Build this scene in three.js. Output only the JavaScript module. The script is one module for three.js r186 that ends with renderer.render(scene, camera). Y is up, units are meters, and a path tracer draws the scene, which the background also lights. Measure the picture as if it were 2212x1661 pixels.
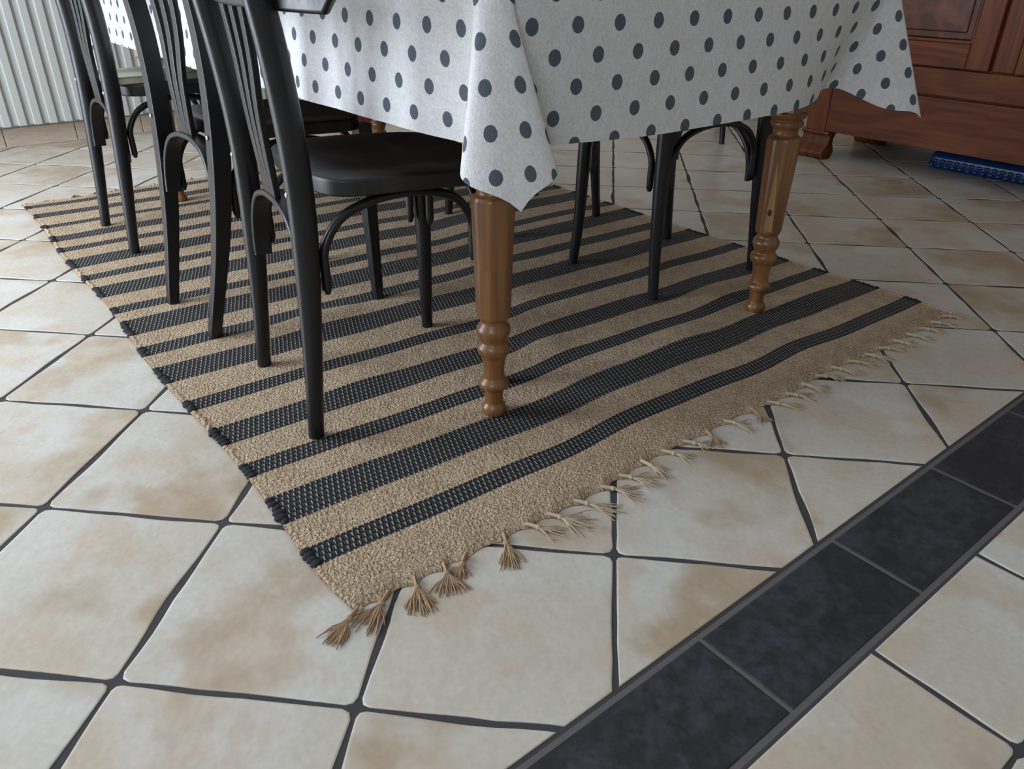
import * as THREE from 'three';
import { mergeGeometries, mergeVertices } from 'three/addons/utils/BufferGeometryUtils.js';
import { RoundedBoxGeometry } from 'three/addons/geometries/RoundedBoxGeometry.js';
import { RectAreaLightUniformsLib } from 'three/addons/lights/RectAreaLightUniformsLib.js';

// ---------------------------------------------------------------- camera, sky, daylight, exposure
const scene = new THREE.Scene();
const camera = new THREE.PerspectiveCamera(53.582, 2212 / 1661, 0.05, 60);
camera.position.set(-0.0181, 0.7905, 1.2489);
camera.up.set(0.29869, 0.87244, -0.38682);
camera.lookAt(-0.0181 + 0.54493, 0.7905 - 0.48867, 1.2489 - 0.68136);
scene.background = new THREE.Color(0.82, 0.92, 1.06);       // even overcast sky
scene.backgroundIntensity = 1.6;

RectAreaLightUniformsLib.init();
function daylight(name, x, y, z, w, h, turn, power) {          // soft sky light that enters at a window opening
  const l = new THREE.RectAreaLight(new THREE.Color(0.86, 0.94, 1.06), power, w, h);
  l.name = name; l.position.set(x, y, z); l.rotation.y = turn; scene.add(l);
}
const WALL_L = -1.6, WALL_R = 3.92, WALL_B = -3.07, WALL_F = 4.2, CEIL = 2.5;
const DOOR = { z0: -2.3, z1: -0.7, y0: 0.03, y1: 2.15 };   // glazed garden door in the left wall
const WIN = { z0: 1.3, z1: 2.9, y0: 0.95, y1: 2.1 };       // second window of the left wall, behind the camera
daylight('garden_door_daylight', WALL_L + 0.04, (DOOR.y0 + DOOR.y1) / 2, (DOOR.z0 + DOOR.z1) / 2, DOOR.z1 - DOOR.z0 - 0.1, DOOR.y1 - DOOR.y0 - 0.1, -Math.PI / 2, 12);
daylight('side_window_daylight', WALL_L + 0.04, (WIN.y0 + WIN.y1) / 2, (WIN.z0 + WIN.z1) / 2, WIN.z1 - WIN.z0 - 0.1, WIN.y1 - WIN.y0 - 0.1, -Math.PI / 2, 4.2);

const renderer = new THREE.WebGLRenderer({ antialias: true });
renderer.toneMapping = THREE.LinearToneMapping;
renderer.toneMappingExposure = 1.0;
renderer.shadowMap.enabled = true;

// ---------------------------------------------------------------- helpers
function rng(seed) { let s = seed >>> 0; return () => { s = (s + 0x6D2B79F5) | 0; let t = Math.imul(s ^ (s >>> 15), 1 | s); t = (t + Math.imul(t ^ (t >>> 7), 61 | t)) ^ t; return ((t ^ (t >>> 14)) >>> 0) / 4294967296; }; }
const R0 = rng(7);
const V = (x, y, z) => new THREE.Vector3(x, y, z);
const taken = {};
const clamp = (x, a, b) => Math.min(b, Math.max(a, x));
const smooth = (a, b, x) => { const t = clamp((x - a) / (b - a), 0, 1); return t * t * (3 - 2 * t); };
function numbered(name) { const n = taken[name] = (taken[name] ?? -1) + 1; return n ? `${name}_${String(n).padStart(3, '0')}` : name; }
function mesh(name, geometry, material, parent) {
  const m = new THREE.Mesh(geometry, material); m.name = parent === scene ? numbered(name) : name;
  m.castShadow = m.receiveShadow = true; parent.add(m); return m;
}
function thing(name, label, category, position = [0, 0, 0], turn = 0, group) {
  const o = new THREE.Group(); o.name = numbered(name); o.position.set(...position); o.rotation.y = turn;
  o.userData = { label, category }; if (group) o.userData.group = group; scene.add(o); return o;
}
function structure(name) { const o = new THREE.Group(); o.name = numbered(name); o.userData.kind = 'structure'; scene.add(o); return o; }
function box(w, h, d, x, y, z, r = 0) {
  const g = r ? new RoundedBoxGeometry(w, h, d, 2, Math.min(r, w / 2.01, h / 2.01, d / 2.01)) : new THREE.BoxGeometry(w, h, d);
  return g.translate(x, y, z);
}
const plain = (g) => { const o = g.index ? g.toNonIndexed() : g; for (const k of Object.keys(o.attributes)) if (!['position', 'normal', 'uv'].includes(k)) o.deleteAttribute(k); return o; };
const merged = (list) => mergeGeometries(list.map(plain));
// surface from a grid of points P[i][j] (rows i, columns j), uv from U[i][j]
function gridGeometry(P, U, closeRows = false, flip = false) {
  const n = P.length, m = P[0].length, pos = [], uv = [], idx = [];
  for (let i = 0; i < n; i++) for (let j = 0; j < m; j++) { pos.push(P[i][j].x, P[i][j].y, P[i][j].z); uv.push(U ? U[i][j][0] : j / (m - 1), U ? U[i][j][1] : i / (n - 1)); }
  for (let i = 0; i < (closeRows ? n : n - 1); i++) for (let j = 0; j < m - 1; j++) {
    const a = i * m + j, b = ((i + 1) % n) * m + j;
    if (flip) idx.push(a, a + 1, b, b, a + 1, b + 1); else idx.push(a, b, a + 1, b, b + 1, a + 1);
  }
  const g = new THREE.BufferGeometry(); g.setAttribute('position', new THREE.Float32BufferAttribute(pos, 3)); g.setAttribute('uv', new THREE.Float32BufferAttribute(uv, 2)); g.setIndex(idx); g.computeVertexNormals(); return g;
}
// sweep of a section along a path; section(t) gives [[a, b], ...] counter-clockwise, a along `side`, b along side x tangent
function sweep(path, steps, section, side = V(1, 0, 0)) {
  const curve = path.isCurve || path.getPoint ? path : new THREE.CatmullRomCurve3(path, false, 'centripetal');
  const rings = []; let s0 = side.clone(), len = 0, prev = null; const uvs = [];
  for (let i = 0; i <= steps; i++) {
    const t = i / steps, p = curve.getPointAt ? curve.getPointAt(t) : curve.getPoint(t), tan = curve.getTangentAt(t).normalize();
    const a = s0.clone().addScaledVector(tan, -s0.dot(tan)).normalize(), b = tan.clone().cross(a);
    s0 = a.clone();
    if (prev) len += p.distanceTo(prev); prev = p;
    const sec = section(t); rings.push(sec.map(([x, y]) => p.clone().addScaledVector(a, x).addScaledVector(b, y)));
    let per = 0; uvs.push(sec.map((q, k) => { if (k) per += Math.hypot(q[0] - sec[k - 1][0], q[1] - sec[k - 1][1]); return [per, len]; }));
  }
  rings.forEach((r, i) => { r.push(r[0].clone()); const u = uvs[i]; u.push([u[u.length - 1][0] + 0.01, u[0][1]]); });
  const body = gridGeometry(rings, uvs);
  const cap = (r, flip) => { const c = r.slice(0, -1).reduce((s, p) => s.add(p), V(0, 0, 0)).divideScalar(r.length - 1); const pos = [], uv = []; for (let k = 0; k < r.length - 1; k++) { const q = flip ? [c, r[k + 1], r[k]] : [c, r[k], r[k + 1]]; for (const p of q) { pos.push(p.x, p.y, p.z); uv.push(p.x, p.z); } } const g = new THREE.BufferGeometry(); g.setAttribute('position', new THREE.Float32BufferAttribute(pos, 3)); g.setAttribute('uv', new THREE.Float32BufferAttribute(uv, 2)); g.computeVertexNormals(); return g; };
  return merged([body, cap(rings[0], true), cap(rings[rings.length - 1], false)]);
}
const oval = (a, b, n = 14) => Array.from({ length: n }, (_, k) => [a * Math.cos(2 * Math.PI * k / n), b * Math.sin(2 * Math.PI * k / n)]);
function slab(a, b, r = 0.004) {                        // rounded rectangle, half sizes a, b
  r = Math.min(r, a * 0.95, b * 0.95); const out = [];
  for (const [sx, sy, s] of [[1, 1, 0], [-1, 1, 1], [-1, -1, 2], [1, -1, 3]]) for (let k = 0; k < 3; k++) { const t = (s + k / 2) * Math.PI / 2; out.push([sx * (a - r) + r * Math.cos(t), sy * (b - r) + r * Math.sin(t)]); }
  return out;
}
const lathe = (pts, n = 32) => new THREE.LatheGeometry(pts.map(([r, y]) => new THREE.Vector2(r, y)), n);

// value noise that wraps with period p
function noiseMaker(seed) {
  const r = rng(seed), T = Array.from({ length: 4096 }, () => r());
  const at = (x, y, p) => T[((((y % p) + p) % p) * 61 + (((x % p) + p) % p) * 13 + p * 7) & 4095];
  const f = (x, y, p) => { const i = Math.floor(x), j = Math.floor(y), u = x - i, v = y - j, a = u * u * (3 - 2 * u), b = v * v * (3 - 2 * v); return (at(i, j, p) * (1 - a) + at(i + 1, j, p) * a) * (1 - b) + (at(i, j + 1, p) * (1 - a) + at(i + 1, j + 1, p) * a) * b; };
  return (x, y, p, oct = 4) => { let s = 0, w = 0.5, t = 0; for (let o = 0; o < oct; o++) { s += w * f(x * p, y * p, p); t += w; w *= 0.5; p *= 2; } return s / t; };
}
const toS = (c) => c <= 0.0031308 ? 12.92 * c : 1.055 * c ** (1 / 2.4) - 0.055;
function texture(w, h, fn, repeat, srgb = true) {            // fn(u, v) -> linear [r, g, b] or a grey value
  const d = new Uint8Array(w * h * 4);
  for (let j = 0; j < h; j++) for (let i = 0; i < w; i++) {
    const c = fn(i / w, j / h), k = (j * w + i) * 4, q = Array.isArray(c) ? c : [c, c, c];
    for (let e = 0; e < 3; e++) d[k + e] = clamp(Math.round(255 * (srgb ? toS(clamp(q[e], 0, 1)) : q[e])), 0, 255);
    d[k + 3] = 255;
  }
  const t = new THREE.DataTexture(d, w, h); t.wrapS = t.wrapT = THREE.RepeatWrapping; t.magFilter = THREE.LinearFilter; t.minFilter = THREE.LinearMipmapLinearFilter; t.generateMipmaps = true;
  if (srgb) t.colorSpace = THREE.SRGBColorSpace; t.repeat.set(repeat[0], repeat[1]); t.needsUpdate = true; return t;
}
const mixc = (a, b, t) => [a[0] + (b[0] - a[0]) * t, a[1] + (b[1] - a[1]) * t, a[2] + (b[2] - a[2]) * t];
const mulc = (a, k) => [a[0] * k, a[1] * k, a[2] * k];

// ---------------------------------------------------------------- materials (uv in metres everywhere)
const N1 = noiseMaker(11), N2 = noiseMaker(23), N3 = noiseMaker(37), N4 = noiseMaker(51);
const M = {};
{
  const beige = [0.585, 0.55, 0.475], tan = [0.43, 0.325, 0.215], pink = [0.57, 0.465, 0.36], pale = [0.63, 0.618, 0.572];
  const tileMap = texture(1024, 1024, (u, v) => {
    const a = N1(u, v, 9, 4), b = N2(u, v, 13, 4), c = N3(u, v, 7, 3), g = N4(u, v, 220, 2), streak = N2(u, v * 0.5, 24, 3);
    let q = mixc(beige, pale, smooth(0.42, 0.68, c));
    q = mixc(q, pink, 0.65 * smooth(0.47, 0.70, b));
    q = mixc(q, tan, 0.85 * smooth(0.52, 0.76, a * 0.8 + streak * 0.2));
    return mulc(q, 0.93 + 0.14 * g);
  }, [1 / 1.3, 1 / 1.3]);
  const tileBump = texture(512, 512, (u, v) => 0.5 * N1(u, v, 14, 3) + 0.35 * N2(u, v, 60, 3) + 0.15 * N3(u, v, 200, 1), [1 / 1.3, 1 / 1.3], false);
  M.tile = new THREE.MeshPhysicalMaterial({ map: tileMap, bumpMap: tileBump, bumpScale: 0.0012, roughness: 0.33 });
  M.grout = new THREE.MeshStandardMaterial({ color: new THREE.Color().setRGB(0.052, 0.052, 0.058), roughness: 0.9 });
  M.paleGrout = new THREE.MeshStandardMaterial({ color: new THREE.Color().setRGB(0.125, 0.115, 0.118), roughness: 0.9 });
  const slate = texture(512, 512, (u, v) => { const a = N3(u, v, 8, 5), g = N1(u, v, 120, 2), s = N2(u, v, 40, 3); return mulc(mixc([0.018, 0.020, 0.025], [0.040, 0.045, 0.056], smooth(0.35, 0.7, a * 0.6 + s * 0.4)), 0.7 + 0.6 * g); }, [1 / 0.5, 1 / 0.5]);
  M.slate = new THREE.MeshStandardMaterial({ map: slate, bumpMap: tileBump, bumpScale: 0.0012, roughness: 0.55 });
  const skirt = texture(256, 256, (u, v) => mulc(mixc([0.46, 0.36, 0.27], [0.58, 0.49, 0.39], N1(u, v, 6, 3)), 0.92 + 0.16 * N4(u, v, 90, 2)), [2, 2]);
  M.skirting = new THREE.MeshStandardMaterial({ map: skirt, roughness: 0.45 });
  const plaster = texture(256, 256, (u, v) => 0.4 * N1(u, v, 8, 3) + 0.6 * N2(u, v, 70, 2), [1.5, 1.5], false);
  M.wall = new THREE.MeshStandardMaterial({ color: new THREE.Color().setRGB(0.62, 0.58, 0.52), bumpMap: plaster, bumpScale: 0.001, roughness: 0.9 });
  M.ceiling = new THREE.MeshStandardMaterial({ color: new THREE.Color().setRGB(0.68, 0.66, 0.62), roughness: 0.95 });
  M.radiator = new THREE.MeshPhysicalMaterial({ color: new THREE.Color().setRGB(0.42, 0.43, 0.41), roughness: 0.42 });
  M.whiteFrame = new THREE.MeshStandardMaterial({ color: new THREE.Color().setRGB(0.75, 0.75, 0.73), roughness: 0.4 });
  M.glass = new THREE.MeshPhysicalMaterial({ color: 0xffffff, transmission: 1, thickness: 0, roughness: 0, ior: 1.5 });
  M.terrace = new THREE.MeshStandardMaterial({ color: new THREE.Color().setRGB(0.34, 0.34, 0.32), roughness: 0.9 });
  // black paint
  const paintRough = texture(256, 256, (u, v) => 0.22 + 0.22 * N1(u, v, 10, 4) + 0.08 * N2(u, v, 60, 2), [4, 4], false);
  const paintMap = texture(256, 256, (u, v) => mulc([0.0065, 0.0070, 0.0088], 0.75 + 0.6 * N3(u, v, 20, 4)), [4, 4]);
  M.black = new THREE.MeshPhysicalMaterial({ map: paintMap, roughness: 1, roughnessMap: paintRough });
  const seatMap = texture(512, 512, (u, v) => { const g = N1(u * 0.25, v, 48, 3), s = N2(u * 0.25, v, 12, 3); const sp = N4(u, v, 250, 1) > 0.93 ? 0.035 : 0; const k = 0.0065 + 0.009 * smooth(0.5, 0.8, s) + 0.003 * g + sp * 0.5; return [k * 1.06, k, k * 1.02]; }, [2.4, 2.4]);
  const seatRough = texture(256, 256, (u, v) => 0.36 + 0.22 * N3(u, v, 6, 4), [2.4, 2.4], false);
  M.seat = new THREE.MeshPhysicalMaterial({ map: seatMap, roughness: 1, roughnessMap: seatRough });
  M.bolt = new THREE.MeshStandardMaterial({ color: new THREE.Color().setRGB(0.55, 0.57, 0.6), metalness: 1, roughness: 0.22 });
  // woods: grain runs along v
  const wood = (seed, dark, light, ring, n = 512) => { const a = noiseMaker(seed), b = noiseMaker(seed + 5); return texture(n, n, (u, v) => { const w = a(u, v * 0.5, 4, 3), l = 0.5 + 0.5 * Math.sin(2 * Math.PI * (u * ring + 3.2 * w)), f = b(u, v * 0.0625, 128, 2), s = a(u, v, 6, 3); return mulc(mixc(dark, light, clamp(0.45 * l + 0.35 * s + 0.2 * f, 0, 1)), 0.82 + 0.36 * f); }, [2.2, 0.9]); };
  M.legWood = new THREE.MeshPhysicalMaterial({ map: wood(71, [0.115, 0.048, 0.015], [0.285, 0.126, 0.042], 5), roughness: 0.36, clearcoat: 0.25, clearcoatRoughness: 0.25 });
  M.knot = new THREE.MeshStandardMaterial({ color: new THREE.Color().setRGB(0.035, 0.022, 0.014), roughness: 0.6 });
  M.sapwood = new THREE.MeshPhysicalMaterial({ map: wood(77, [0.26, 0.135, 0.05], [0.36, 0.20, 0.08], 6, 256), roughness: 0.4 });
  M.apron = new THREE.MeshStandardMaterial({ map: wood(75, [0.12, 0.055, 0.025], [0.22, 0.10, 0.045], 5, 256), roughness: 0.5 });
  const cab = wood(81, [0.085, 0.023, 0.009], [0.20, 0.058, 0.021], 6);
  M.cabinet = new THREE.MeshPhysicalMaterial({ map: cab, roughness: 0.45, specularIntensity: 0.6 });
  const cabAcross = cab.clone(); cabAcross.rotation = Math.PI / 2; cabAcross.needsUpdate = true;
  M.cabinetAcross = new THREE.MeshPhysicalMaterial({ map: cabAcross, roughness: 0.45, specularIntensity: 0.6 });
  const burl = texture(512, 512, (u, v) => { const a = N1(u + 0.15 * N2(u, v, 5, 2), v + 0.15 * N3(u, v, 5, 2), 9, 5); return mixc([0.070, 0.019, 0.008], [0.165, 0.05, 0.021], smooth(0.3, 0.72, a)); }, [2, 2]);
  M.burl = new THREE.MeshPhysicalMaterial({ map: burl, roughness: 0.42 });
  // polka-dot cloth: square lattice set on its point, 8 x 8 dots to the repeat
  const A = 0.0845, B = 0.083, K = 8, rd = 0.0116;
  const dots = texture(2048, 2048, (u, v) => {
    const x = u * K * A, y = v * K * B; let d = 9;
    for (const [ox, oy] of [[0, 0], [A / 2, B / 2]]) { const dx = x - ox - Math.round((x - ox) / A) * A, dy = y - oy - Math.round((y - oy) / B) * B; d = Math.min(d, Math.hypot(dx, dy)); }
    const fib = N4(u, v, 340, 2), cl = N1(u, v, 60, 3), th = N2(u, v * 0.25, 260, 2);
    const ground = mulc(mixc([0.60, 0.60, 0.595], [0.70, 0.705, 0.71], smooth(0.25, 0.75, cl * 0.3 + fib * 0.7)), 0.92 + 0.12 * th);
    const ink = mulc([0.072, 0.092, 0.116], 0.85 + 0.3 * fib);
    return mixc(ink, ground, smooth(rd - 0.0006, rd + 0.0006, d + 0.0006 * (fib - 0.5)));
  }, [1 / (K * A), 1 / (K * B)]);
  const felt = texture(512, 512, (u, v) => 0.6 * N1(u, v, 130, 2) + 0.4 * N2(u, v, 40, 2), [6, 6], false);
  M.cloth = new THREE.MeshPhysicalMaterial({ map: dots, bumpMap: felt, bumpScale: 0.0005, roughness: 0.85, side: THREE.DoubleSide });
  // rug weaves: rows of weft every 9 mm, cream warp showing every 11.5 mm, stepping by half from row to row
  const PW = 0.0098, PR = 0.0123, NX = 18, NY = 14;
  const weave = (u, v) => {
    const x = u * NX, y = v * NY, row = Math.floor(y), fy = y - row - 0.5, fx0 = x + (row % 2) * 0.5 + 0.24 * fy + 0.10 * (N2(u, v, 16, 2) - 0.5), fx = fx0 - Math.round(fx0);
    const w = 0.065 + 0.06 * N3(u, v, 20, 2), dash = smooth(w + 0.045, w - 0.03, Math.abs(fx)) * smooth(0.44, 0.28, Math.abs(fy));
    const bump = Math.cos(Math.PI * fy) * (0.45 + 0.55 * Math.sin(Math.PI * Math.min(1, Math.abs(fx) * 2)));
    return [dash, bump, fx, fy];
  };
  const darkMap = texture(1024, 1024, (u, v) => { const [d] = weave(u, v), n = N1(u, v, 40, 3); return mixc(mulc([0.010, 0.0115, 0.0145], 0.7 + 0.8 * n), [0.46, 0.43, 0.37], d * (0.75 + 0.25 * n)); }, [1 / (NX * PW), 1 / (NY * PR)]);
  const juteMap = texture(1024, 1024, (u, v) => { const [d] = weave(u, v), n = N1(u, v, 70, 3), m = N2(u, v, 10, 3), f = N4(u, v, 260, 1); let q = mixc([0.29, 0.195, 0.112], [0.68, 0.525, 0.365], clamp(0.5 + 1.15 * (n - 0.5) + 0.5 * (m - 0.5) + 0.3 * (f - 0.5), 0, 1)); return mixc(q, [0.78, 0.66, 0.50], d * 0.45); }, [1 / (NX * PW), 1 / (NY * PR)]);
  const weaveBump = texture(1024, 1024, (u, v) => { const [d, b] = weave(u, v); return clamp(0.15 + 0.55 * b + 0.12 * d + 0.45 * (N1(u, v, 70, 3) - 0.5), 0, 1); }, [1 / (NX * PW), 1 / (NY * PR)], false);
  const juteBump = texture(1024, 1024, (u, v) => { const [d, b] = weave(u, v); return clamp(0.25 + 0.22 * b + 0.12 * d + 1.1 * (N1(u, v, 60, 3) - 0.5) + 0.3 * (N2(u, v, 24, 2) - 0.5), 0, 1); }, [1 / (NX * PW), 1 / (NY * PR)], false);
  M.rugDark = new THREE.MeshStandardMaterial({ map: darkMap, bumpMap: weaveBump, bumpScale: 0.0045, roughness: 0.85, side: THREE.DoubleSide });
  M.rugJute = new THREE.MeshStandardMaterial({ map: juteMap, bumpMap: juteBump, bumpScale: 0.005, roughness: 0.95, side: THREE.DoubleSide });
  M.juteYarn = new THREE.MeshStandardMaterial({ color: new THREE.Color().setRGB(0.36, 0.245, 0.145), roughness: 0.95 });
  M.paleYarn = new THREE.MeshStandardMaterial({ color: new THREE.Color().setRGB(0.48, 0.385, 0.27), roughness: 0.95 });
  M.selvedge = new THREE.MeshStandardMaterial({ map: juteMap, roughness: 0.95 });
  M.darkYarn = new THREE.MeshStandardMaterial({ color: new THREE.Color().setRGB(0.011, 0.0125, 0.016), roughness: 0.85 });
  M.bluePlastic = new THREE.MeshPhysicalMaterial({ color: new THREE.Color().setRGB(0.008, 0.040, 0.16), roughness: 0.25 });
  M.cream = new THREE.MeshStandardMaterial({ color: new THREE.Color().setRGB(0.62, 0.50, 0.32), roughness: 0.8 });
  M.sage = new THREE.MeshStandardMaterial({ color: new THREE.Color().setRGB(0.33, 0.36, 0.27), roughness: 0.7 });
  M.greyCover = new THREE.MeshStandardMaterial({ color: new THREE.Color().setRGB(0.36, 0.33, 0.32), roughness: 0.7 });
  M.paper = new THREE.MeshStandardMaterial({ color: new THREE.Color().setRGB(0.62, 0.58, 0.47), roughness: 0.9 });
  M.red = new THREE.MeshStandardMaterial({ color: new THREE.Color().setRGB(0.30, 0.012, 0.025), roughness: 0.45 });
}

// ---------------------------------------------------------------- room shell
function wallAlongZ(name, x, thick, z0, z1, holes) {          // wall in a plane of constant x with rectangular openings
  const g = structure(name), parts = []; let z = z0;
  const put = (a, b, y0, y1) => { if (b - a > 1e-3 && y1 - y0 > 1e-3) parts.push(box(thick, y1 - y0, b - a, x, (y0 + y1) / 2, (a + b) / 2)); };
  for (const h of holes) { put(z, h.z0, 0, CEIL); put(h.z0, h.z1, 0, h.y0); put(h.z0, h.z1, h.y1, CEIL); z = h.z1; }
  put(z, z1, 0, CEIL); mesh('plaster', merged(parts), M.wall, g); return g;
}
wallAlongZ('wall_left', WALL_L - 0.125, 0.25, WALL_B - 0.2, WALL_F + 0.2, [DOOR, WIN]);
wallAlongZ('wall_right', WALL_R + 0.1, 0.2, WALL_B - 0.2, WALL_F + 0.2, []);
{
  const b = structure('wall_back'); mesh('plaster', box(WALL_R - WALL_L, CEIL, 0.2, (WALL_L + WALL_R) / 2, CEIL / 2, WALL_B - 0.1), M.wall, b);
  const f = structure('wall_front'); mesh('plaster', box(WALL_R - WALL_L, CEIL, 0.2, (WALL_L + WALL_R) / 2, CEIL / 2, WALL_F + 0.1), M.wall, f);
  const c = structure('ceiling'); mesh('plaster', box(WALL_R - WALL_L + 0.5, 0.2, WALL_F - WALL_B + 0.4, (WALL_L + WALL_R) / 2, CEIL + 0.1, (WALL_B + WALL_F) / 2), M.ceiling, c);
}
function glazing(name, h, panes) {
  const g = structure(name), x = WALL_L - 0.12, w = h.z1 - h.z0, t = 0.05, zc = (h.z0 + h.z1) / 2, yc = (h.y0 + h.y1) / 2;
  mesh('frame', merged([box(0.07, t, w, x, h.y0 + t / 2, zc), box(0.07, t, w, x, h.y1 - t / 2, zc), box(0.07, h.y1 - h.y0 - 2 * t, t, x, yc, h.z0 + t / 2), box(0.07, h.y1 - h.y0 - 2 * t, t, x, yc, h.z1 - t / 2)]), M.whiteFrame, g);
  for (let k = 1; k < panes; k++) mesh('mullion', box(0.07, h.y1 - h.y0 - 2 * t, 0.07, x, yc, h.z0 + w * k / panes), M.whiteFrame, g);
  for (let k = 0; k < panes; k++) mesh('pane', box(0.006, h.y1 - h.y0 - 2 * t, w / panes - 0.06, x, yc, h.z0 + w * (k + 0.5) / panes), M.glass, g);
}
glazing('window_1', DOOR, 2); glazing('window_2', WIN, 2);
{ const t = structure('ground_outside'); mesh('terrace', box(8, 0.1, 14, WALL_L - 4.3, -0.12, 0), M.terrace, t); }

// floor: beige tiles laid on the diagonal, a band of dark tiles, straight-laid beige tiles beyond it
const T = 0.31, BAND0 = 0.836, BAND1 = 0.993;             // band edges in z
const toWorld = (c, r) => [(c + r) / Math.SQRT2 * T, -(r - c) / Math.SQRT2 * T];
const clipPoly = (poly, inside) => { const out = []; for (let i = 0; i < poly.length; i++) { const a = poly[i], b = poly[(i + 1) % poly.length], da = inside(a), db = inside(b); if (da >= 0) out.push(a); if ((da >= 0) !== (db >= 0)) { const t = da / (da - db); out.push([a[0] + (b[0] - a[0]) * t, a[1] + (b[1] - a[1]) * t]); } } return out; };
function tileOutline(size, r, seed, wob, n = 9) {           // hand-cut looking square around the origin
  const q = rng(seed), h = size / 2, out = [], ph = Array.from({ length: 12 }, () => q() * 6.28), am = Array.from({ length: 12 }, () => wob * (0.4 + q()));
  const cr = Array.from({ length: 4 }, () => r * (0.7 + 0.7 * q()));
  const C = [[h, -h], [h, h], [-h, h], [-h, -h]];
  for (let s = 0; s < 4; s++) {
    const a = C[s], b = C[(s + 1) % 4], dx = (b[0] - a[0]) / size, dy = (b[1] - a[1]) / size, l0 = cr[s], l1 = size - cr[(s + 1) % 4];
    for (let k = 0; k <= n; k++) { const l = l0 + (l1 - l0) * k / n, t = k / n, w = Math.sin(Math.PI * t), o = -w * Math.abs(am[s] * Math.sin(ph[s] + 3 * t) + am[s + 4] * 0.7 * Math.sin(ph[s + 4] + 7 * t)); out.push([a[0] + dx * l + dy * o, a[1] + dy * l - dx * o]); }
    const c2 = cr[(s + 1) % 4], e = [b[0] - dx * c2 * 0.29 , b[1] - dy * c2 * 0.29], ndx = -dy, ndy = dx; out.push([e[0] + ndx * c2 * 0.29, e[1] + ndy * c2 * 0.29]);
  }
  return out;
}
function tileGeometry(poly, uvOff, thick = 0.012, edge = 0.0036, drop = 0.0008) {   // poly in (x, z); pillowed rim
  const c = poly.reduce((s, p) => [s[0] + p[0] / poly.length, s[1] + p[1] / poly.length], [0, 0]);
  const inset = (p, d) => { const dx = c[0] - p[0], dz = c[1] - p[1], l = Math.hypot(dx, dz) || 1; return [p[0] + dx / l * d, p[1] + dz / l * d]; };
  const rings = [[0, -thick], [0, -drop], [edge * 0.4, -drop * 0.35], [edge, 0]].map(([d, y]) => poly.map((p) => { const q = inset(p, d); return V(q[0], y, q[1]); }));
  const P = rings.map((r) => [...r, r[0].clone()]), U = P.map((r) => r.map((p) => [p.x + uvOff[0], p.z + uvOff[1]]));
  const side = gridGeometry(P, U), shape = new THREE.Shape(rings[3].map((p) => new THREE.Vector2(p.x, -p.z)));
  const top = new THREE.ShapeGeometry(shape).rotateX(-Math.PI / 2), pos = top.attributes.position, uv = top.attributes.uv;
  for (let i = 0; i < pos.count; i++) uv.setXY(i, pos.getX(i) + uvOff[0], pos.getZ(i) + uvOff[1]);
  const nrm = side.attributes.normal; let up = 0; for (let i = poly.length * 3 + 3; i < nrm.count; i++) up += nrm.getY(i); if (up < 0) { const ix = side.index.array; for (let i = 0; i < ix.length; i += 3) { const t = ix[i]; ix[i] = ix[i + 1]; ix[i + 1] = t; } side.computeVertexNormals(); }
  return merged([side, top]);
}
const floor = structure('floor');
mesh('grout', box(WALL_R - WALL_L, 0.1, BAND0 - WALL_B, (WALL_L + WALL_R) / 2, -0.0514, (WALL_B + BAND0) / 2), M.grout, floor);
mesh('grout', box(WALL_R - WALL_L, 0.1, BAND1 - BAND0, (WALL_L + WALL_R) / 2, -0.0518, (BAND0 + BAND1) / 2), M.paleGrout, floor);
mesh('grout', box(WALL_R - WALL_L, 0.1, WALL_F - BAND1, (WALL_L + WALL_R) / 2, -0.0514, (BAND1 + WALL_F) / 2), M.grout, floor);
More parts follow.
